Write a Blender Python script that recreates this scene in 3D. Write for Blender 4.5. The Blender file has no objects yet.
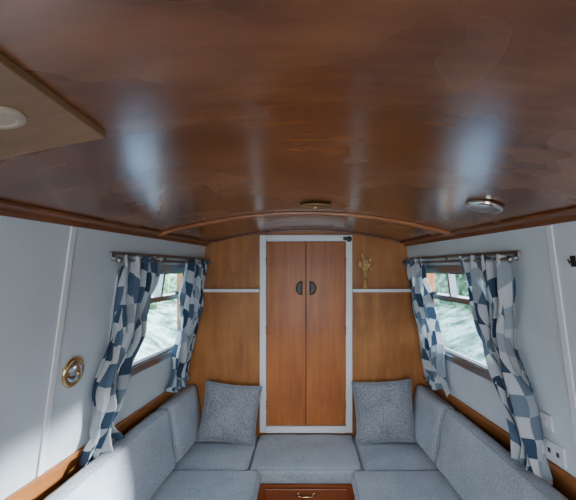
import bpy, bmesh, math, random
from mathutils import Vector, Matrix, noise
random.seed(7)
SC = bpy.context.scene

# ------------------------------------------------------------------ materials
def mat_new(name):
    m = bpy.data.materials.new(name); m.use_nodes = True
    nt = m.node_tree
    b = nt.nodes.get("Principled BSDF")
    return m, nt, b
def N(nt, t, **kw):
    n = nt.nodes.new(t)
    for k, v in kw.items(): setattr(n, k, v)
    return n
def ramp(nt, stops, interp='LINEAR'):
    r = N(nt, 'ShaderNodeValToRGB'); cr = r.color_ramp; cr.interpolation = interp
    while len(cr.elements) < len(stops): cr.elements.new(0.5)
    for e, (p, c) in zip(cr.elements, stops):
        e.position = p; e.color = (*c, 1)
    return r
def plain(name, col, rough=0.5, metal=0.0, bump=0.0, bscale=50, spec=0.5, var=0.0):
    m, nt, b = mat_new(name)
    b.inputs['Base Color'].default_value = (*col, 1)
    b.inputs['Roughness'].default_value = rough
    b.inputs['Metallic'].default_value = metal
    b.inputs['Specular IOR Level'].default_value = spec
    tc = N(nt, 'ShaderNodeTexCoord')
    if var > 0:
        n = N(nt, 'ShaderNodeTexNoise'); n.inputs['Scale'].default_value = 3.0; n.inputs['Detail'].default_value = 5
        nt.links.new(tc.outputs['Object'], n.inputs['Vector'])
        r = ramp(nt, [(0.3, tuple(c*(1-var) for c in col)), (0.7, tuple(min(1, c*(1+var)) for c in col))])
        nt.links.new(n.outputs['Fac'], r.inputs['Fac']); nt.links.new(r.outputs['Color'], b.inputs['Base Color'])
    if bump > 0:
        n = N(nt, 'ShaderNodeTexNoise'); n.inputs['Scale'].default_value = bscale
        nt.links.new(tc.outputs['Object'], n.inputs['Vector'])
        bp = N(nt, 'ShaderNodeBump'); bp.inputs['Strength'].default_value = bump; bp.inputs['Distance'].default_value = 0.01
        nt.links.new(n.outputs['Fac'], bp.inputs['Height']); nt.links.new(bp.outputs['Normal'], b.inputs['Normal'])
    return m
def wood(name, dark, mid, light, scale=(12, 12, 1.0), rough=0.35, coat=0.3, blot=1.2, bump=0.05, lo=0.34, hi=0.66, dist=0.6, mixg=0.5, spec=0.5, det=8, bdet=4):
    m, nt, b = mat_new(name)
    tc = N(nt, 'ShaderNodeTexCoord'); mp = N(nt, 'ShaderNodeMapping')
    mp.inputs['Scale'].default_value = scale
    nt.links.new(tc.outputs['Object'], mp.inputs['Vector'])
    n1 = N(nt, 'ShaderNodeTexNoise'); n1.inputs['Scale'].default_value = 2.2; n1.inputs['Detail'].default_value = det
    n1.inputs['Roughness'].default_value = 0.6; n1.inputs['Distortion'].default_value = dist
    nt.links.new(mp.outputs['Vector'], n1.inputs['Vector'])
    n2 = N(nt, 'ShaderNodeTexNoise'); n2.inputs['Scale'].default_value = blot*2; n2.inputs['Detail'].default_value = bdet
    nt.links.new(tc.outputs['Object'], n2.inputs['Vector'])
    mx = N(nt, 'ShaderNodeMath', operation='MULTIPLY_ADD'); mx.inputs[1].default_value = mixg
    mm = N(nt, 'ShaderNodeMath', operation='MULTIPLY'); mm.inputs[1].default_value = 1-mixg
    nt.links.new(n2.outputs['Fac'], mm.inputs[0])
    nt.links.new(n1.outputs['Fac'], mx.inputs[0]); nt.links.new(mm.outputs[0], mx.inputs[2])
    r = ramp(nt, [(lo, dark), (0.5, mid), (hi, light)])
    nt.links.new(mx.outputs[0], r.inputs['Fac']); nt.links.new(r.outputs['Color'], b.inputs['Base Color'])
    rr = N(nt, 'ShaderNodeMapRange'); rr.inputs['To Min'].default_value = rough-0.08; rr.inputs['To Max'].default_value = rough+0.12
    nt.links.new(n2.outputs['Fac'], rr.inputs['Value']); nt.links.new(rr.outputs['Result'], b.inputs['Roughness'])
    b.inputs['Coat Weight'].default_value = coat; b.inputs['Coat Roughness'].default_value = 0.2
    b.inputs['Specular IOR Level'].default_value = spec
    if bump > 0:
        bp = N(nt, 'ShaderNodeBump'); bp.inputs['Strength'].default_value = bump; bp.inputs['Distance'].default_value = 0.01
        nt.links.new(mx.outputs[0], bp.inputs['Height']); nt.links.new(bp.outputs['Normal'], b.inputs['Normal'])
    return m
def fabric(name, c1, c2, scale=140, rough=0.95):
    m, nt, b = mat_new(name)
    tc = N(nt, 'ShaderNodeTexCoord')
    n = N(nt, 'ShaderNodeTexNoise'); n.inputs['Scale'].default_value = scale; n.inputs['Detail'].default_value = 3
    nt.links.new(tc.outputs['Object'], n.inputs['Vector'])
    n2 = N(nt, 'ShaderNodeTexNoise'); n2.inputs['Scale'].default_value = 5; n2.inputs['Detail'].default_value = 4
    nt.links.new(tc.outputs['Object'], n2.inputs['Vector'])
    a = N(nt, 'ShaderNodeMath', operation='MULTIPLY_ADD'); a.inputs[1].default_value = 0.3
    s = N(nt, 'ShaderNodeMath', operation='MULTIPLY'); s.inputs[1].default_value = 0.7
    nt.links.new(n.outputs['Fac'], s.inputs[0]); nt.links.new(n2.outputs['Fac'], a.inputs[0]); nt.links.new(s.outputs[0], a.inputs[2])
    r = ramp(nt, [(0.4, c1), (0.6, c2)])
    nt.links.new(a.outputs[0], r.inputs['Fac']); nt.links.new(r.outputs['Color'], b.inputs['Base Color'])
    b.inputs['Roughness'].default_value = rough; b.inputs['Specular IOR Level'].default_value = 0.15
    b.inputs['Sheen Weight'].default_value = 0.2
    bp = N(nt, 'ShaderNodeBump'); bp.inputs['Strength'].default_value = 0.35; bp.inputs['Distance'].default_value = 0.004
    nt.links.new(a.outputs[0], bp.inputs['Height']); nt.links.new(bp.outputs['Normal'], b.inputs['Normal'])
    return m

M_CEIL = wood('varnished_ply_ceiling', (0.115, 0.036, 0.012), (0.19, 0.064, 0.020), (0.28, 0.105, 0.035), scale=(1.4, 5, 3), rough=0.24, coat=0.55, blot=1.2, bump=0.0, lo=0.36, hi=0.64, dist=0.0, mixg=0.55, det=6, bdet=2)
M_TRIM = wood('hardwood_trim', (0.11, 0.034, 0.012), (0.19, 0.063, 0.021), (0.30, 0.105, 0.036), scale=(10, 1.2, 10), rough=0.35)
M_HOOP = wood('hoop_trim_wood', (0.24, 0.08, 0.026), (0.38, 0.14, 0.045), (0.5, 0.2, 0.07), scale=(1.2, 10, 10), rough=0.35)
M_BULK = wood('ply_bulkhead', (0.27, 0.092, 0.022), (0.40, 0.15, 0.038), (0.52, 0.21, 0.058), scale=(7, 7, 1.2), rough=0.42, coat=0.1, spec=0.3, blot=1.6)
M_DOOR = wood('door_veneer', (0.28, 0.074, 0.016), (0.42, 0.125, 0.028), (0.52, 0.17, 0.04), scale=(16, 16, 0.8), rough=0.42, coat=0.1, spec=0.3)
M_LINE = wood('ply_lining', (0.20, 0.07, 0.018), (0.31, 0.11, 0.03), (0.42, 0.17, 0.05), scale=(6, 1.0, 9), rough=0.4, coat=0.1, spec=0.3)
M_DRAW = wood('drawer_wood', (0.16, 0.036, 0.010), (0.29, 0.07, 0.018), (0.40, 0.115, 0.03), scale=(1.2, 9, 12), rough=0.38, spec=0.3, coat=0.1)
M_HATCH = wood('hatch_board_wood', (0.17, 0.085, 0.036), (0.24, 0.125, 0.052), (0.32, 0.175, 0.076), scale=(2, 8, 6), rough=0.45, coat=0.1)
M_FLOOR = wood('floor_boards', (0.07, 0.03, 0.015), (0.13, 0.06, 0.03), (0.2, 0.1, 0.05), scale=(10, 1, 10), rough=0.4)
M_WHITE = plain('white_paint', (0.61, 0.67, 0.71), 0.42, bump=0.08, bscale=12, var=0.06)
M_WTRIM = plain('white_gloss_trim', (0.78, 0.80, 0.81), 0.3, var=0.03)
M_CHROME = plain('brushed_aluminium', (0.42, 0.44, 0.47), 0.3, 1.0)
M_ROD = plain('dark_steel_rod', (0.30, 0.29, 0.28), 0.3, 1.0)
M_CHR2 = plain('chrome', (0.75, 0.75, 0.75), 0.18, 1.0)
M_BRASS = plain('brass', (0.72, 0.52, 0.25), 0.25, 1.0)
M_BLACK = plain('black_metal', (0.015, 0.013, 0.012), 0.4, 0.3)
M_CREAM = plain('cream_plastic', (0.42, 0.34, 0.25), 0.4)
M_AMBER = plain('amber_glazed_bottle', (0.5, 0.28, 0.1), 0.2)
M_PLAST = plain('white_plastic', (0.68, 0.70, 0.72), 0.35)
M_LENS = plain('smoked_lens', (0.25, 0.2, 0.17), 0.3)
M_SOFA = fabric('grey_weave', (0.31, 0.35, 0.39), (0.49, 0.53, 0.575))
M_SOFB = fabric('grey_weave_back', (0.29, 0.33, 0.37), (0.46, 0.50, 0.545))
M_PIPE = fabric('cushion_piping', (0.24, 0.27, 0.31), (0.34, 0.38, 0.42))
M_PILL = fabric('tweed_pillow', (0.18, 0.19, 0.21), (0.35, 0.365, 0.39), scale=110)
M_STEM = plain('dried_stem', (0.55, 0.35, 0.12), 0.8)
M_FLOW = plain('dried_flower', (0.75, 0.5, 0.22), 0.9, var=0.3)
M_SEAL = plain('window_rubber', (0.03, 0.03, 0.035), 0.6)

def glass_mat():
    m = bpy.data.materials.new('window_glass'); m.use_nodes = True
    nt = m.node_tree; nt.nodes.clear()
    o = N(nt, 'ShaderNodeOutputMaterial'); mx = N(nt, 'ShaderNodeMixShader'); mx.inputs[0].default_value = 0.05
    t = N(nt, 'ShaderNodeBsdfTransparent'); t.inputs[0].default_value = (0.95, 0.98, 1, 1)
    g = N(nt, 'ShaderNodeBsdfGlossy'); g.inputs['Roughness'].default_value = 0.05
    nt.links.new(t.outputs[0], mx.inputs[1]); nt.links.new(g.outputs[0], mx.inputs[2]); nt.links.new(mx.outputs[0], o.inputs[0])
    return m
M_GLASS = glass_mat()

def curtain_mat():
    m, nt, b = mat_new('patchwork_check_cotton')
    uv = N(nt, 'ShaderNodeUVMap')
    sc = N(nt, 'ShaderNodeVectorMath', operation='SCALE'); sc.inputs['Scale'].default_value = 1/0.095
    nt.links.new(uv.outputs[0], sc.inputs[0])
    fl = N(nt, 'ShaderNodeVectorMath', operation='FLOOR'); nt.links.new(sc.outputs[0], fl.inputs[0])
    wn = N(nt, 'ShaderNodeTexWhiteNoise', noise_dimensions='2D'); nt.links.new(fl.outputs[0], wn.inputs['Vector'])
    r = ramp(nt, [(0.0, (0.06, 0.105, 0.17)), (0.33, (0.13, 0.20, 0.29)), (0.6, (0.23, 0.30, 0.37)), (0.82, (0.42, 0.48, 0.53))], 'CONSTANT')
    nt.links.new(wn.outputs['Value'], r.inputs['Fac'])
    wn2 = N(nt, 'ShaderNodeTexWhiteNoise', noise_dimensions='2D')
    a2 = N(nt, 'ShaderNodeVectorMath', operation='ADD'); a2.inputs[1].default_value = (17, 5, 0)
    nt.links.new(fl.outputs[0], a2.inputs[0]); nt.links.new(a2.outputs[0], wn2.inputs['Vector'])
    r2 = ramp(nt, [(0.0, (0.70, 0.73, 0.75)), (0.6, (0.48, 0.53, 0.58)), (0.75, (0.64, 0.67, 0.69))], 'CONSTANT')
    nt.links.new(wn2.outputs['Value'], r2.inputs['Fac'])
    ck = N(nt, 'ShaderNodeTexChecker'); ck.inputs['Scale'].default_value = 1.0
    nt.links.new(r2.outputs['Color'], ck.inputs['Color1'])
    ad = N(nt, 'ShaderNodeVectorMath', operation='ADD'); ad.inputs[1].default_value = (0, 0, 0.5)
    nt.links.new(sc.outputs[0], ad.inputs[0]); nt.links.new(ad.outputs[0], ck.inputs['Vector'])
    nt.links.new(r.outputs['Color'], ck.inputs['Color2'])
    b.inputs['Roughness'].default_value = 0.9; b.inputs['Specular IOR Level'].default_value = 0.1
    nt.links.new(ck.outputs['Color'], b.inputs['Base Color'])
    tr = N(nt, 'ShaderNodeBsdfTranslucent'); nt.links.new(ck.outputs['Color'], tr.inputs['Color'])
    mx = N(nt, 'ShaderNodeMixShader'); mx.inputs[0].default_value = 0.3
    o = nt.nodes.get('Material Output')
    nt.links.new(b.outputs[0], mx.inputs[1]); nt.links.new(tr.outputs[0], mx.inputs[2]); nt.links.new(mx.outputs[0], o.inputs['Surface'])
    return m
M_CURT = curtain_mat()

# ------------------------------------------------------------------ mesh helpers
ident = lambda x, y, z: (x, y, z)
def quadface(bm, vs, mat, smooth=False):
    try:
        f = bm.faces.new(vs); f.material_index = mat; f.smooth = smooth; return f
    except ValueError:
        return None
def box(bm, x0, x1, y0, y1, z0, z1, mat=0, f=ident, n=(1, 1, 1)):
    nx, ny, nz = n; V = {}
    def g(i, j, k):
        if (i, j, k) not in V:
            V[(i, j, k)] = bm.verts.new(f(x0+(x1-x0)*i/nx, y0+(y1-y0)*j/ny, z0+(z1-z0)*k/nz))
        return V[(i, j, k)]
    for i in range(nx):
        for j in range(ny):
            quadface(bm, [g(i, j, 0), g(i, j+1, 0), g(i+1, j+1, 0), g(i+1, j, 0)], mat)
            quadface(bm, [g(i, j, nz), g(i+1, j, nz), g(i+1, j+1, nz), g(i, j+1, nz)], mat)
    for i in range(nx):
        for k in range(nz):
            quadface(bm, [g(i, 0, k), g(i+1, 0, k), g(i+1, 0, k+1), g(i, 0, k+1)], mat)
            quadface(bm, [g(i, ny, k), g(i, ny, k+1), g(i+1, ny, k+1), g(i+1, ny, k)], mat)
    for j in range(ny):
        for k in range(nz):
            quadface(bm, [g(0, j, k), g(0, j, k+1), g(0, j+1, k+1), g(0, j+1, k)], mat)
            quadface(bm, [g(nx, j, k), g(nx, j+1, k), g(nx, j+1, k+1), g(nx, j, k+1)], mat)
def tube(bm, pts, r, n=10, mat=0, closed=False):
    pts = [Vector(p) for p in pts]; rings = []; m = len(pts)
    rad = r if callable(r) else (lambda t: r)
    prev = None
    for i, p in enumerate(pts):
        a = pts[(i-1) % m] if (closed or i > 0) else p
        b = pts[(i+1) % m] if (closed or i < m-1) else p
        t = (b-a).normalized()
        if prev is None:
            ref = Vector((0, 0, 1)) if abs(t.z) < 0.9 else Vector((1, 0, 0))
            u = t.cross(ref).normalized()
        else:
            u = (prev - t*prev.dot(t)).normalized()
        prev = u; w = t.cross(u)
        rr = rad(i/max(1, m-1))
        rings.append([bm.verts.new(p + (u*math.cos(2*math.pi*k/n) + w*math.sin(2*math.pi*k/n))*rr) for k in range(n)])
    cnt = m if closed else m-1
    for i in range(cnt):
        A, B = rings[i], rings[(i+1) % m]
        for k in range(n):
            quadface(bm, [A[k], A[(k+1) % n], B[(k+1) % n], B[k]], mat, True)
    if not closed:
        quadface(bm, rings[0][::-1], mat); quadface(bm, rings[-1], mat)
def lathe(bm, prof, mtx, n=32, mat=0, matf=None):
    rings = []
    for (r, h) in prof:
        if r < 1e-6: rings.append([bm.verts.new(mtx @ Vector((0, 0, h)))])
        else: rings.append([bm.verts.new(mtx @ Vector((r*math.cos(2*math.pi*k/n), r*math.sin(2*math.pi*k/n), h))) for k in range(n)])
    for i in range(len(rings)-1):
        A, B = rings[i], rings[i+1]; mi = matf(i) if matf else mat
        for k in range(n):
            k2 = (k+1) % n
            if len(A) == 1 and len(B) == 1: continue
            if len(A) == 1: quadface(bm, [A[0], B[k], B[k2]], mi, True)
            elif len(B) == 1: quadface(bm, [A[k], A[k2], B[0]], mi, True)
            else: quadface(bm, [A[k], A[k2], B[k2], B[k]], mi, True)
def axis_m(o, d):
    return Matrix.Translation(Vector(o)) @ Vector(d).to_track_quat('Z', 'Y').to_matrix().to_4x4()
def finish(name, bm, mats, parent=None, bevel=0.0, recenter=True):
    bmesh.ops.recalc_face_normals(bm, faces=bm.faces[:])
    me = bpy.data.meshes.new(name)
    c = Vector((0, 0, 0))
    if recenter and len(bm.verts):
        mn = Vector([min(v.co[i] for v in bm.verts) for i in range(3)]); mxx = Vector([max(v.co[i] for v in bm.verts) for i in range(3)])
        c = (mn+mxx)/2
        for v in bm.verts: v.co -= c
    bm.to_mesh(me); bm.free()
    o = bpy.data.objects.new(name, me); SC.collection.objects.link(o)
    o.location = c
    for m in mats: me.materials.append(m)
    if bevel > 0:
        b = o.modifiers.new('bevel', 'BEVEL'); b.width = bevel; b.segments = 2; b.limit_method = 'ANGLE'; b.angle_limit = math.radians(50)
    if parent: o.parent = parent
    return o
def empty(name, loc=(0, 0, 0)):
    e = bpy.data.objects.new(name, None); SC.collection.objects.link(e); return e

def cushion(name, hx, hy, hz, r, puff, mtx, mats, parent, seed=0, thin=2):
    """soft box cushion with puffed faces and piping along both rims; thin axis = index thin"""
    bm = bmesh.new(); H = [hx, hy, hz]
    def coords(h):
        inner = [-h + r*(1-math.cos(a)) for a in [0, .5, .9, 1.2]]
        nm = max(4, int((2*h-2*r)/0.035))
        mid = [-h+r + (2*h-2*r)*i/nm for i in range(nm+1)]
        return inner[:-1] + mid + [-c for c in inner[:-1]][::-1]
    C = [coords(h) for h in H]; n = [len(c)-1 for c in C]; V = {}
    def g(i, j, k):
        if (i, j, k) in V: return V[(i, j, k)]
        p = Vector((C[0][i], C[1][j], C[2][k]))
        q = Vector([max(-(H[a]-r), min(H[a]-r, p[a])) for a in range(3)])
        d = p-q
        if d.length > 1e-9: p = q + d.normalized()*r
        o = [a for a in range(3) if a != thin]
        u, v = p[o[0]]/H[o[0]], p[o[1]]/H[o[1]]
        w = (1-u**4)*(1-v**4)
        p[thin] += puff*w*(p[thin]/H[thin])
        nz = noise.noise(Vector((p.x*5+seed*3.1, p.y*5, p.z*5)))*0.006 + noise.noise(Vector((p.x*14+seed, p.y*14, p.z*14)))*0.002
        p[thin] += nz
        s = p[thin]/H[thin]
        p[o[0]] *= 1+0.012*(1-s*s)
        p[o[1]] += 0.004*noise.noise(Vector((p.x*9, seed, 1)))
        V[(i, j, k)] = bm.verts.new(mtx @ p); return V[(i, j, k)]
    nx, ny, nz_ = n
    for i in range(nx):
        for j in range(ny):
            for k in (0, nz_): quadface(bm, [g(i, j, k), g(i+1, j, k), g(i+1, j+1, k), g(i, j+1, k)], 0, True)
    for i in range(nx):
        for k in range(nz_):
            for j in (0, ny): quadface(bm, [g(i, j, k), g(i+1, j, k), g(i+1, j, k+1), g(i, j, k+1)], 0, True)
    for j in range(ny):
        for k in range(nz_):
            for i in (0, nx): quadface(bm, [g(i, j, k), g(i, j+1, k), g(i, j+1, k+1), g(i, j, k+1)], 0, True)
    o = [a for a in range(3) if a != thin]
    for sgn in (-1, 1):
        pts = []
        a0, b0 = H[o[0]]-r*0.3, H[o[1]]-r*0.3; rr = r*0.9
        for cx, cy, st in ((a0-rr, b0-rr, 0), (-a0+rr, b0-rr, 90), (-a0+rr, -b0+rr, 180), (a0-rr, -b0+rr, 270)):
            for t in (0, 30, 60, 90):
                an = math.radians(st+t); P = [0, 0, 0]
                P[o[0]] = cx+rr*math.cos(an); P[o[1]] = cy+rr*math.sin(an); P[thin] = sgn*(H[thin]-r*0.3)
                pts.append(mtx @ Vector(P))
        tube(bm, pts, 0.0035, 6, 1, closed=True)
    return finish(name, bm, mats, parent)

# ------------------------------------------------------------------ cabin geometry (tapers gently toward the bow)
YB, YR = 3.1, -1.4
ZT, ZG = 1.924, 0.88
SL, K, CC = 0.137, 0.11, 0.17
TX = 0.775
ca, sa = math.cos(math.atan(SL)), math.sin(math.atan(SL))
def wx(z, y=YB): return TX + (ZT-z)*SL + K*(YB-y)
def wmap(side):
    return lambda u, v, w: (side*(wx(v, u)-w*ca), u, v-w*sa)
def HH(y): return TX + K*(YB-y)
def zc(x, y): return ZT + CC*(HH(y)**2-x*x)
def cmap(x, y, w): return (x, y, zc(x, y)-w)
def down(x): return (-2*CC*x, 0, -1)     # ceiling normal pointing into the room

bm = bmesh.new()
def cm2(u, y, w):
    x = u*(HH(y)+0.05); return (x, y, zc(x, y)-w)
box(bm, -1, 1, YR, YB, -0.04, 0.0, 0, cm2, (40, 30, 1))
for f in bm.faces: f.smooth = True
o = finish('ceiling', bm, [M_CEIL], recenter=False)
b = o.modifiers.new('es', 'EDGE_SPLIT'); b.split_angle = math.radians(40)
bm = bmesh.new(); box(bm, -1.5, 1.5, YR, YB, -0.04, 0.0, 0); finish('floor', bm, [M_FLOOR])
bm = bmesh.new(); box(bm, -1.0, 1.0, YB, YB+0.03, 0, 2.08, 0); finish('wall_back', bm, [M_BULK])
bm = bmesh.new()
box(bm, -1.5, -0.5, YR-0.03, YR, 0, 2.3); box(bm, 0.5, 1.5, YR-0.03, YR, 0, 2.3); box(bm, -0.5, 0.5, YR-0.03, YR, 1.95, 2.3)
box(bm, -0.5, 0.5, YR-0.03, YR, 0, 0.5)
finish('wall_front', bm, [M_BULK])

WZ0, WZ1 = 1.13, 1.745
WINS = [(1.96, 2.97, WZ0, WZ1), (-0.9, 0.4, WZ0, WZ1)]
INS = 0.028
for side, nm in ((-1, 'wall_left'), (1, 'wall_right')):
    bm = bmesh.new(); F = wmap(side)
    ys = [YR]
    for w in sorted(WINS): ys += [w[0]+INS, w[1]-INS]
    ys.append(YB)
    z0, z1 = WZ0+INS, WZ1-INS
    box(bm, YR, YB, ZG, z0, -0.04, 0, 0, F); box(bm, YR, YB, z1, ZT+0.0, -0.04, 0, 0, F)
    for i in range(0, len(ys), 2): box(bm, ys[i], ys[i+1], z0, z1, -0.04, 0, 0, F)
    finish(nm, bm, [M_WHITE])

tn = [0]
def trim(bm, mats, bevel=0.003):
    tn[0] += 1
    return finish('trim_%d' % tn[0], bm, mats, bevel=bevel)
for side in (-1, 1):
    F = wmap(side)
    # hull lining below the gunwale
    bm = bmesh.new()
    prof = [(wx(ZG), ZG), (0.955, 0.76), (0.955, 0.0), (1.0, 0.0), (1.0, ZG)]
    A = [bm.verts.new((side*(x+K*(YB-YR)), YR, z)) for x, z in prof]; B = [bm.verts.new((side*x, YB, z)) for x, z in prof]
    for i in range(5): quadface(bm, [A[i], A[(i+1) % 5], B[(i+1) % 5], B[i]], 0)
    quadface(bm, A, 0); quadface(bm, B, 0)
    trim(bm, [M_LINE], 0)
    # cornice strip on wall and ceiling
    bm = bmesh.new(); box(bm, YR, YB, ZT-0.026, ZT-0.001, 0.0005, 0.016, 0, F)
    def cedge(u, y, w, side=side):
        x = side*(HH(y)-u); return (x, y, zc(x, y)-w)
    box(bm, 0.018, 0.05, YR, YB, 0.001, 0.014, 0, cedge, (2, 20, 1)); trim(bm, [M_TRIM])
    # gunwale capping
    bm = bmesh.new(); box(bm, YR, YB, ZG-0.012, ZG+0.012, 0.0005, 0.014, 0, F); trim(bm, [M_LINE])
    # panel batten
    yb = 1.60 if side < 0 else 1.54
    bm = bmesh.new(); box(bm, yb, yb+0.032, ZG+0.013, ZT-0.027, 0.0005, 0.008, 0, F)
    trim(bm, [M_WTRIM])
    # shelf ledge on bulkhead
    xa, xb = (0.358, wx(1.56)-0.004)
    x0, x1 = sorted((side*xa, side*xb))
    bm = bmesh.new(); box(bm, x0, x1, YB-0.055, YB-0.0005, 1.550, 1.562); box(bm, x0, x1, YB-0.060, YB-0.055, 1.546, 1.570)
    trim(bm, [M_WTRIM], 0.002)
def hoop(y0, y1, t):
    def h(u, y, w):
        x = u*(HH(y)-0.02); return (x, y, zc(x, y)-w)
    bm = bmesh.new(); box(bm, -1, 1, y0, y1, 0.001, t, 0, h, (36, 1, 1)); return bm
trim(hoop(2.27, 2.305, 0.018), [M_HOOP])
trim(hoop(YB-0.016, YB-0.001, 0.014), [M_TRIM])

# ------------------------------------------------------------------ windows
def rrect(y0, y1, z0, z1, r, n=6):
    pts = []
    for cy, cz, st in ((y1-r, z1-r, 0), (y0+r, z1-r, 90), (y0+r, z0+r, 180), (y1-r, z0+r, 270)):
        for i in range(n+1):
            a = math.radians(st+90*i/n); pts.append((cy+r*math.cos(a), cz+r*math.sin(a)))
    return pts
def ring(bm, F, outer, inner, w0, w1, mat):
    n = len(outer); L = []
    for pts, w in ((outer, w0), (outer, w1), (inner, w1), (inner, w0)):
        L.append([bm.verts.new(F(p[0], p[1], w)) for p in pts])
    for a in range(4):
        A, B = L[a], L[(a+1) % 4]
        for i in range(n): quadface(bm, [A[i], A[(i+1) % n], B[(i+1) % n], B[i]], mat)
wn = 0
for side in (-1, 1):
    for (y0, y1, z0, z1) in WINS:
        wn += 1; F = wmap(side); bm = bmesh.new()
        ring(bm, F, rrect(y0, y1, z0, z1, 0.06), rrect(y0+.034, y1-.034, z0+.034, z1-.034, 0.04), 0.0005, 0.012, 0)
        ring(bm, F, rrect(y0+.032, y1-.032, z0+.032, z1-.032, 0.042), rrect(y0+.046, y1-.046, z0+.046, z1-.046, 0.035), -0.05, 0.006, 0)
        ring(bm, F, rrect(y0+.046, y1-.046, z0+.046, z1-.046, 0.035), rrect(y0+.052, y1-.052, z0+.052, z1-.052, 0.03), -0.03, 0.0, 1)
        zt = 1.545
        box(bm, y0+.046, y1-.046, zt-0.014, zt+0.012, -0.035, 0.010, 0, F)
        box(bm, y0+.046, y1-.046, zt-0.022, zt-0.014, -0.03, 0.004, 1, F)
        ym = (y0+y1)/2
        box(bm, ym-0.012, ym+0.012, zt+0.012, z1-.046, -0.035, 0.006, 0, F)
        box(bm, ym+0.2, ym+0.24, zt+0.012, zt+0.03, 0.0, 0.02, 1, F)
        box(bm, y0+.045, y1-.045, z0+.045, z1-.045, -0.022, -0.018, 2, F)
        finish('window_%d' % wn, bm, [M_CHROME, M_SEAL, M_GLASS])

# curtain rods
ZR = 1.775
for side in (-1, 1):
    F = wmap(side); bm = bmesh.new()
    ya = 1.88 if side < 0 else 1.75
    p0, p1 = Vector(F(ya, ZR, 0.055)), Vector(F(3.04, ZR, 0.055))
    tube(bm, [p0, p1], 0.008, 12, 0)
    for p, d in ((p0, Vector((0, -1, 0))), (p1, Vector((0, 1, 0)))):
        lathe(bm, [(0.008, 0), (0.014, 0.002), (0.016, 0.010), (0.012, 0.018), (0, 0.022)], axis_m(p, d), 16, 0)
    for y in (ya+0.03, 2.45, 2.98):
        box(bm, y-0.012, y+0.012, ZR-0.012, ZR+0.03, 0.0005, 0.006, 0, F)
        box(bm, y-0.005, y+0.005, ZR-0.006, ZR+0.006, 0.0, 0.05, 0, F)
    box(bm, ya, 3.03, ZR+0.02, ZR+0.034, 0.0005, 0.014, 0, F)
    finish('curtain_rod', bm, [M_ROD, M_WTRIM])

# curtains
def curtain(side, keys, npl, seed):
    """keys: (z, y_near, y_far, pleat amplitude, offset)"""
    F = wmap(side); bm = bmesh.new(); uvl = bm.loops.layers.uv.new('UVMap')
    NU, NV = 130, 90; G = []; UV = {}
    ztop, zbot = keys[0][0], keys[-1][0]
    cloth = (keys[0][2]-keys[0][1])*1.8
    for j in range(NV+1):
        z = ztop+(zbot-ztop)*j/NV
        for a in range(len(keys)-1):
            if keys[a][0] >= z >= keys[a+1][0]-1e-9: break
        t = (keys[a][0]-z)/(keys[a][0]-keys[a+1][0]); t = t*t*(3-2*t)
        k = [keys[a][i]*(1-t)+keys[a+1][i]*t for i in range(5)]
        row = []
        fall = min(1, j/NV*2.5)
        for i in range(NU+1):
            s = i/NU
            ph = 2*math.pi*npl*s + seed + fall*(1.6*math.sin(3.5*z+seed) + 3.4*noise.noise(Vector((s*2.6, z*3.2, seed))))
            am = k[3]*(0.55+1.3*abs(noise.noise(Vector((s*4+seed, z*2.2, 0)))*2))
            off = k[4] + am*math.sin(ph) + 0.35*am*math.sin(2.3*ph+seed) + 0.010*noise.noise(Vector((s*9, z*8, seed)))
            y = k[1]+(k[2]-k[1])*s + 0.55*am*math.cos(ph*1.0) + 0.035*fall*noise.noise(Vector((s*2, z*5, seed+4)))
            off = max(0.016, min(0.115, off))
            zz = z + 0.022*math.sin(7*s+seed)*(j/NV) + 0.010*math.sin(ph)*(1-j/NV)
            v = bm.verts.new(F(y, zz, off))
            wob = 0.08*noise.noise(Vector((s*2.5, z*3, seed*2)))
            UV[v] = (s*cloth+seed*0.17 + wob, z*1.02 + 0.26*s + 0.07*noise.noise(Vector((s*5, z*3, seed+9)))); row.append(v)
        G.append(row)
    for j in range(NV):
        for i in range(NU):
            f = quadface(bm, [G[j][i], G[j][i+1], G[j+1][i+1], G[j+1][i]], 0, True)
            for l in f.loops: l[uvl].uv = UV[l.vert]
    o = finish('curtain', bm, [M_CURT])
    s = o.modifiers.new('sol', 'SOLIDIFY'); s.thickness = 0.0015
    return o
curtain(-1, [(1.795, 1.90, 2.27, .012, .055), (1.72, 1.90, 2.26, .020, .055), (1.41, 1.92, 2.20, .030, .055), (1.10, 1.87, 2.05, .030, .055), (0.95, 1.86, 1.98, .024, .05), (0.80, 1.82, 2.10, .028, .05)], 4, 0.3)
curtain(-1, [(1.795, 2.62, 3.02, .012, .055), (1.72, 2.64, 3.01, .020, .055), (1.40, 2.68, 2.99, .026, .055), (1.12, 2.69, 2.92, .026, .05), (1.00, 2.71, 2.90, .022, .045), (0.90, 2.66, 2.97, .024, .05)], 4, 2.1)
curtain(1, [(1.795, 1.76, 2.21, .012, .055), (1.72, 1.76, 2.18, .020, .055), (1.41, 1.82, 2.09, .030, .055), (1.12, 1.77, 1.94, .030, .055), (0.97, 1.74, 1.87, .024, .05), (0.82, 1.69, 1.94, .028, .05)], 4, 4.4)
curtain(1, [(1.795, 2.68, 3.02, .012, .055), (1.72, 2.67, 3.01, .020, .055), (1.40, 2.62, 2.96, .026, .055), (1.12, 2.62, 2.90, .026, .05), (1.00, 2.65, 2.86, .022, .045), (0.91, 2.58, 2.92, .024, .05)], 4, 5.9)

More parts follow.
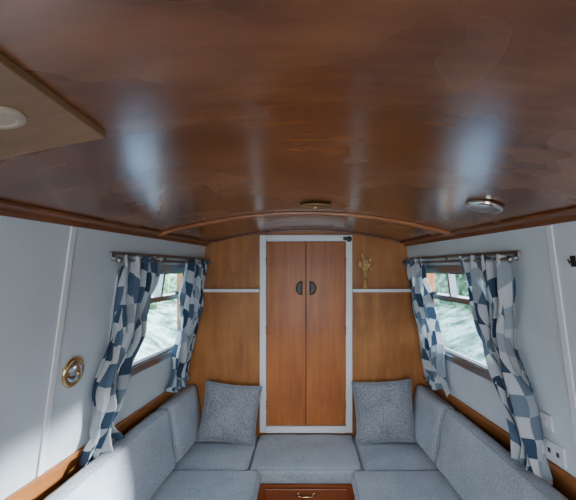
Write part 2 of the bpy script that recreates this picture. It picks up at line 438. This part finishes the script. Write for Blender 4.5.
# ------------------------------------------------------------------ double door in bulkhead
D = empty('door_1')
Y = YB
bm = bmesh.new()
fw = 0.05; DT = 1.985
box(bm, -0.356, -0.356+fw, Y-0.03, Y-0.0005, 0.464, DT); box(bm, 0.356-fw, 0.356, Y-0.03, Y-0.0005, 0.464, DT)
box(bm, -0.356+fw, 0.356-fw, Y-0.03, Y-0.0005, DT-fw, DT); box(bm, -0.356+fw, 0.356-fw, Y-0.036, Y-0.0005, 0.464, 0.515)
finish('frame', bm, [M_WTRIM], D, bevel=0.005)
for sx, nm in ((-1, 'leaf_left'), (1, 'leaf_right')):
    bm = bmesh.new(); x0, x1 = sorted((sx*0.0025, sx*0.303))
    box(bm, x0, x1, Y-0.022, Y-0.002, 0.518, DT-0.053); finish(nm, bm, [M_DOOR], D, bevel=0.003)
    bm = bmesh.new(); cx = sx*0.052 ; cz = 1.575; R = 0.05; pts = []
    for i in range(17):
        a = math.radians(-90+180*i/16); pts.append((cx-sx*0.02+sx*R*0.85*math.cos(a), Y-0.0245, cz+R*math.sin(a)))
    f0 = [bm.verts.new(p) for p in pts]; f1 = [bm.verts.new((p[0], Y-0.0215, p[2])) for p in pts]
    quadface(bm, f0, 0); n = len(pts)
    for i in range(n): quadface(bm, [f0[i], f0[(i+1) % n], f1[(i+1) % n], f1[i]], 0)
    tube(bm, [(p[0], Y-0.025, p[2]) for p in pts], 0.0045, 8, 0, closed=True)
    finish('finger_pull', bm, [M_BLACK], D)
bm = bmesh.new(); box(bm, -0.0025, 0.0025, Y-0.004, Y-0.001, 0.518, DT-0.053); finish('meeting_gap', bm, [M_BLACK], D)
bm = bmesh.new()
for sx in (-1, 1):
    for z in (0.68, 1.25, 1.78):
        tube(bm, [(sx*0.3045, Y-0.026, z-0.03), (sx*0.3045, Y-0.026, z+0.03)], 0.0045, 8, 0)
finish('hinges', bm, [M_BRASS], D)
bm = bmesh.new()
box(bm, 0.285, 0.35, Y-0.036, Y-0.0305, 1.943, 1.968)
lathe(bm, [(0.0, 0.018), (0.016, 0.016), (0.022, 0.006), (0.018, 0)], axis_m((0.33, Y-0.036, 1.952), (0, -1, 0)), 16)
tube(bm, [(0.295, Y-0.045, 1.956), (0.325, Y-0.045, 1.956)], 0.004, 8)
finish('top_bolt', bm, [M_BLACK], D, bevel=0.001)

# ------------------------------------------------------------------ U-shaped sofa
S = empty('u_shaped_sofa')
SZ, CT = 0.45, 0.10
YF = 2.54
base_top = SZ-CT
bm = bmesh.new()
box(bm, -0.95, 0.95, YF+0.03, Y-0.005, 0.0, base_top-0.012)
for sx in (-1, 1):
    x0, x1 = sorted((sx*0.31, sx*1.0)); box(bm, x0, x1, 0.95, YF+0.03, 0.0, base_top-0.012)
finish('plinth', bm, [M_DRAW], S)
bm = bmesh.new(); box(bm, -0.95, 0.95, YF+0.012, Y-0.005, base_top-0.012, base_top-0.001)
for sx in (-1, 1):
    x0, x1 = sorted((sx*0.30, sx*1.0)); box(bm, x0, x1, 0.95, YF+0.012, base_top-0.012, base_top-0.001)
finish('seat_board', bm, [M_DRAW], S)
bm = bmesh.new(); box(bm, -0.27, 0.27, YF+0.012, YF+0.0295, 0.16, base_top-0.03); finish('drawer_front', bm, [M_DRAW], S, bevel=0.006)
bm = bmesh.new(); pts = [(-0.05, YF+0.012, 0.285), (-0.048, YF-0.008, 0.285), (-0.03, YF-0.014, 0.282), (0.03, YF-0.014, 0.282), (0.048, YF-0.008, 0.285), (0.05, YF+0.012, 0.285)]
tube(bm, pts, 0.005, 8); 
for sx in (-1, 1): lathe(bm, [(0.011, 0), (0.011, 0.003), (0, 0.004)], axis_m((sx*0.05, YF+0.012, 0.285), (0, -1, 0)), 16)
finish('drawer_handle', bm, [M_BRASS], S)
T = Matrix.Translation
h = CT/2
cushion('seat_cushion_centre', 0.362, 0.274, h, 0.028, 0.012, T((0.0, YF+0.278, base_top+h)), [M_SOFA, M_PIPE], S, 1)
KS = 0.065
for sx in (-1, 1):
    cushion('seat_cushion_corner', 0.288, 0.274, h, 0.028, 0.010, T((sx*(0.364+0.29), YF+0.278, base_top+h-0.004)), [M_SOFA, M_PIPE], S, 2+sx)
    cushion('seat_cushion_side', 0.355, 0.70, h+0.004, 0.03, 0.014, T((sx*(0.285+0.36), YF-0.71, base_top+h+0.004)), [M_SOFA, M_PIPE], S, 5+sx)
    tilt = math.radians(9)*sx
    for (yc, hy, sd) in ((2.82, 0.255, 8), (1.86, 0.68, 11)):
        m = T((sx*(0.858+KS*(YB-yc)), yc, SZ+0.012+0.188)) @ Matrix.Rotation(sx*math.atan(KS), 4, 'Z') @ Matrix.Rotation(tilt, 4, 'Y')
        cushion('back_cushion', 0.052, hy, 0.188, 0.03, 0.014, m, [M_SOFB, M_PIPE], S, sd+sx, thin=0)

# ------------------------------------------------------------------ scatter pillows
def pillow(x, y, z, size, lean, roll, yaw, seed):
    bm = bmesh.new(); n = 28; hs = size/2
    m = T((x, y, z)) @ Matrix.Rotation(yaw, 4, 'Z') @ Matrix.Rotation(lean, 4, 'X') @ Matrix.Rotation(roll, 4, 'Y')
    S_ = []
    for sg in (-1, 1):
        G = []
        for i in range(n+1):
            row = []
            for j in range(n+1):
                u = -1+2*i/n; v = -1+2*j/n
                pin = 0.07
                px = u*hs*(1-pin*(1-v*v)*abs(u)**2); pz = v*hs*(1-pin*(1-u*u)*abs(v)**2)
                th = 0.072*max(0, (1-u*u))**0.45*max(0, (1-v*v))**0.45
                th += 0.006*noise.noise(Vector((u*3+seed, v*3, sg)))*(1-u*u)*(1-v*v)*3
                if sg == 1 and (i in (0, n) or j in (0, n)): row.append(S_[0][i][j])
                else: row.append(bm.verts.new(m @ Vector((px, -sg*th, pz))))
            G.append(row)
        S_.append(G)
        for i in range(n):
            for j in range(n): quadface(bm, [G[i][j], G[i+1][j], G[i+1][j+1], G[i][j+1]], 0, True)
    G = S_[0]; rim = [G[i][0].co.copy() for i in range(n)]+[G[n][j].co.copy() for j in range(n)]+[G[i][n].co.copy() for i in range(n, 0, -1)]+[G[0][j].co.copy() for j in range(n, 0, -1)]
    tube(bm, rim, 0.005, 6, 1, closed=True)
    finish('throw_pillow', bm, [M_PILL, M_PIPE])
pillow(-0.56, 2.95, 0.660, 0.42, math.radians(-14), math.radians(7), math.radians(4), 1)
pillow(0.575, 2.945, 0.672, 0.44, math.radians(-14), math.radians(-4), math.radians(-4), 5)

# ------------------------------------------------------------------ ceiling fittings
bm = bmesh.new(); box(bm, -0.86, -0.48, 0.2, 0.96, 0.001, 0.018, 0, cmap, (8, 4, 1))
m = axis_m(cmap(-0.60, 0.78, 0.0175), down(-0.60))
lathe(bm, [(0.046, 0), (0.047, 0.006), (0.042, 0.009), (0.03, 0.010), (0.028, 0.007), (0, 0.007)], m, 32, 1)
finish('ceiling_hatch_board', bm, [M_HATCH, M_CREAM], bevel=0.003)
bm = bmesh.new(); m = axis_m(cmap(0.72, 1.61, 0.001), down(0.72))
lathe(bm, [(0.072, 0), (0.075, 0.006), (0.070, 0.017), (0.060, 0.021), (0.055, 0.016)], m, 40, 0)
lathe(bm, [(0.056, 0.016), (0.04, 0.020), (0.02, 0.022), (0, 0.023)], m, 40, 1)
finish('ceiling_light', bm, [M_CHR2, M_LENS])
bm = bmesh.new(); m = axis_m(cmap(0.05, 2.05, 0.001), down(0.05))
lathe(bm, [(0.03, 0), (0.03, 0.006), (0.080, 0.007), (0.083, 0.010), (0.06, 0.015), (0.02, 0.018), (0, 0.018)], m, 40, 0)
lathe(bm, [(0.012, 0.017), (0.012, 0.023), (0, 0.025)], m, 16, 1)
finish('ceiling_vent', bm, [M_HATCH, M_BRASS])

# ------------------------------------------------------------------ wall fittings
def wallfit(side, y, z): 
    F = wmap(side); p = Vector(F(y, z, 0.0008)); n = Vector((-side*ca, -K, -sa)); return axis_m(p, n)
bm = bmesh.new(); m = wallfit(-1, 1.735, 1.28)
lathe(bm, [(0.066, 0), (0.068, 0.006), (0.060, 0.013), (0.049, 0.015), (0.047, 0.010)], m, 40, 0)
lathe(bm, [(0.047, 0.010), (0.040, 0.017), (0.024, 0.023), (0.010, 0.026), (0, 0.027)], m, 40, 1)
lathe(bm, [(0.010, 0.025), (0.010, 0.030), (0.006, 0.034), (0, 0.035)], m, 16, 0)
finish('wall_lamp', bm, [M_BRASS, M_CHR2])
bm = bmesh.new(); F = wmap(1)
box(bm, 1.69, 1.765, 1.035, 1.105, 0.0005, 0.012, 0, F); box(bm, 1.715, 1.74, 1.055, 1.08, 0.012, 0.017, 0, F)
finish('light_switch', bm, [M_PLAST], bevel=0.002)
bm = bmesh.new(); box(bm, 1.64, 1.75, 0.905, 0.99, 0.0005, 0.014, 0, F)
for yy in (1.67, 1.72): box(bm, yy-0.008, yy+0.008, 0.94, 0.96, 0.014, 0.016, 1, F)
finish('power_socket', bm, [M_PLAST, M_SEAL], bevel=0.003)
bm = bmesh.new(); box(bm, 1.45, 1.47, 1.735, 1.775, 0.0005, 0.006, 0, F)
a = Vector(F(1.46, 1.765, 0.006)); b_ = Vector(F(1.46, 1.75, 0.018)); c_ = Vector(F(1.46, 1.765, 0.022))
tube(bm, [a, b_, c_], 0.003, 8); finish('coat_hook', bm, [M_BLACK])
V = empty('dried_flower_vase'); vx, vy, vz = 0.455, YB-0.030, 1.5625
bm = bmesh.new(); lathe(bm, [(0, 0), (0.020, 0), (0.023, 0.006), (0.023, 0.045), (0.011, 0.065), (0.010, 0.085), (0.013, 0.088)], axis_m((vx, vy, vz), (0, 0, 1)), 20)
finish('bottle', bm, [M_AMBER], V)
bm = bmesh.new()
for i in range(22):
    a = random.uniform(0, 6.28); l = random.uniform(0.08, 0.19); sp = random.uniform(0.01, 0.05)
    e = Vector((vx+sp*math.cos(a), vy-0.004+0.018*math.sin(a), vz+0.075+l))
    mid = Vector((vx+sp*0.3*math.cos(a), vy, vz+0.075+l*0.5))
    tube(bm, [(vx, vy, vz+0.06), mid, e], 0.002, 5, 0)
    r0 = random.uniform(0.008, 0.014)
    lathe(bm, [(0, -r0*1.6), (r0*0.7, -r0), (r0, 0), (r0*0.6, r0), (0, r0*1.6)], axis_m(e, (math.cos(a)*.3, 0, 1)), 8, 1)
finish('stems', bm, [M_STEM, M_FLOW], V)

# ------------------------------------------------------------------ outside: water, grassy banks with hedges
def leaf(name, sc, stops):
    m, nt, b = mat_new(name); tc = N(nt, 'ShaderNodeTexCoord'); n = N(nt, 'ShaderNodeTexNoise')
    n.inputs['Scale'].default_value = sc; n.inputs['Detail'].default_value = 9; n.inputs['Roughness'].default_value = 0.7
    nt.links.new(tc.outputs['Object'], n.inputs['Vector'])
    r = ramp(nt, stops); nt.links.new(n.outputs['Fac'], r.inputs['Fac'])
    nt.links.new(r.outputs['Color'], b.inputs['Base Color']); b.inputs['Roughness'].default_value = 0.9
    b.inputs['Specular IOR Level'].default_value = 0.1
    return m
M_LEAF = leaf('hedge_leaves', 3.0, [(0.38, (0.010, 0.03, 0.015)), (0.5, (0.045, 0.10, 0.05)), (0.62, (0.20, 0.32, 0.22))])
M_BANK = leaf('grass_and_reeds', 2.4, [(0.38, (0.04, 0.09, 0.06)), (0.49, (0.13, 0.23, 0.18)), (0.58, (0.36, 0.47, 0.44))])
m_, nt_, b__ = mat_new('canal_water'); b__.inputs['Base Color'].default_value = (0.16, 0.30, 0.42, 1); b__.inputs['Roughness'].default_value = 0.12
n_ = N(nt_, 'ShaderNodeTexNoise'); n_.inputs['Scale'].default_value = 1.5; bp_ = N(nt_, 'ShaderNodeBump'); bp_.inputs['Strength'].default_value = 0.3
nt_.links.new(n_.outputs['Fac'], bp_.inputs['Height']); nt_.links.new(bp_.outputs['Normal'], b__.inputs['Normal'])
bm = bmesh.new(); box(bm, -40, 40, -20, 50, -0.5, -0.3); finish('canal_water', bm, [m_])
for sx, dist in ((-1, 2.8), (1, 2.2)):
    bm = bmesh.new(); G = []
    for i in range(81):
        row = []
        for j in range(21):
            y = -8+38*i/80; t = j/20; x = dist+t*6
            z = -0.45+1.2*min(1, t*2.2)**0.7 + 0.12*noise.noise(Vector((x*1.5, y*1.5, sx)))
            row.append(bm.verts.new((sx*x, y, z)))
        G.append(row)
    for i in range(80):
        for j in range(20): quadface(bm, [G[i][j], G[i+1][j], G[i+1][j+1], G[i][j+1]], 0, True)
    nx_, nz_ = 160, 20; G = []
    for i in range(nx_+1):
        row = []
        for j in range(nz_+1):
            y = -8+36*i/nx_; a = math.pi*j/nz_
            hh = 1.45+0.7*noise.noise(Vector((y*0.5, sx, 0)))
            rr = 1+0.35*noise.noise(Vector((y*1.6, j*0.6, sx*3)))+0.15*noise.noise(Vector((y*5, j*1.7, sx*3)))
            row.append(bm.verts.new((sx*(dist+3.4-1.3*math.cos(a)*rr), y, 0.3+hh*math.sin(a)*rr)))
        G.append(row)
    for i in range(nx_):
        for j in range(nz_): quadface(bm, [G[i][j], G[i+1][j], G[i+1][j+1], G[i][j+1]], 1, True)
    finish('canal_bank_hedgerow', bm, [M_BANK, M_LEAF])

# ------------------------------------------------------------------ world + lights
W = bpy.data.worlds.new('overcast_sky'); SC.world = W; W.use_nodes = True
nt = W.node_tree; bg = nt.nodes['Background']
tc = N(nt, 'ShaderNodeTexCoord'); n = N(nt, 'ShaderNodeTexNoise'); n.inputs['Scale'].default_value = 3; n.inputs['Detail'].default_value = 6
nt.links.new(tc.outputs['Generated'], n.inputs['Vector'])
r = ramp(nt, [(0.35, (0.46, 0.68, 0.92)), (0.6, (0.84, 0.92, 1.0))]); nt.links.new(n.outputs['Fac'], r.inputs['Fac'])
nt.links.new(r.outputs['Color'], bg.inputs['Color']); bg.inputs['Strength'].default_value = 8.0

def area(name, loc, target, sx, sy, e, col):
    l = bpy.data.lights.new(name, 'AREA'); l.shape = 'RECTANGLE'; l.size = sx; l.size_y = sy; l.energy = e; l.color = col
    o = bpy.data.objects.new(name, l); SC.collection.objects.link(o); o.location = loc
    o.rotation_euler = (Vector(target)-Vector(loc)).to_track_quat('-Z', 'Y').to_euler(); return o
area('rear_fill_light', (0, -1.3, 1.2), (0, 3, 1.2), 0.95, 1.2, 24, (0.95, 0.97, 1.0))  # added fill lamp, unseen behind the camera, brightens the cabin interior
l = bpy.data.lights.new('sun', 'SUN'); l.energy = 34; l.angle = math.radians(8); l.color = (0.94, 0.97, 1.0)
o = bpy.data.objects.new('sun', l); SC.collection.objects.link(o); o.rotation_euler = Vector((-1.6, -0.68, -0.60)).to_track_quat('-Z', 'Y').to_euler(); o.location = (5, 3, 4)

cam = bpy.data.cameras.new('camera'); co = bpy.data.objects.new('camera', cam); SC.collection.objects.link(co)
co.location = (0, 0, 1.73); co.rotation_euler = (math.radians(90), 0, 0)
cam.sensor_width = 36; cam.lens = 25.0; cam.shift_x = -18/576; cam.shift_y = 18/576; cam.clip_start = 0.02
SC.camera = co
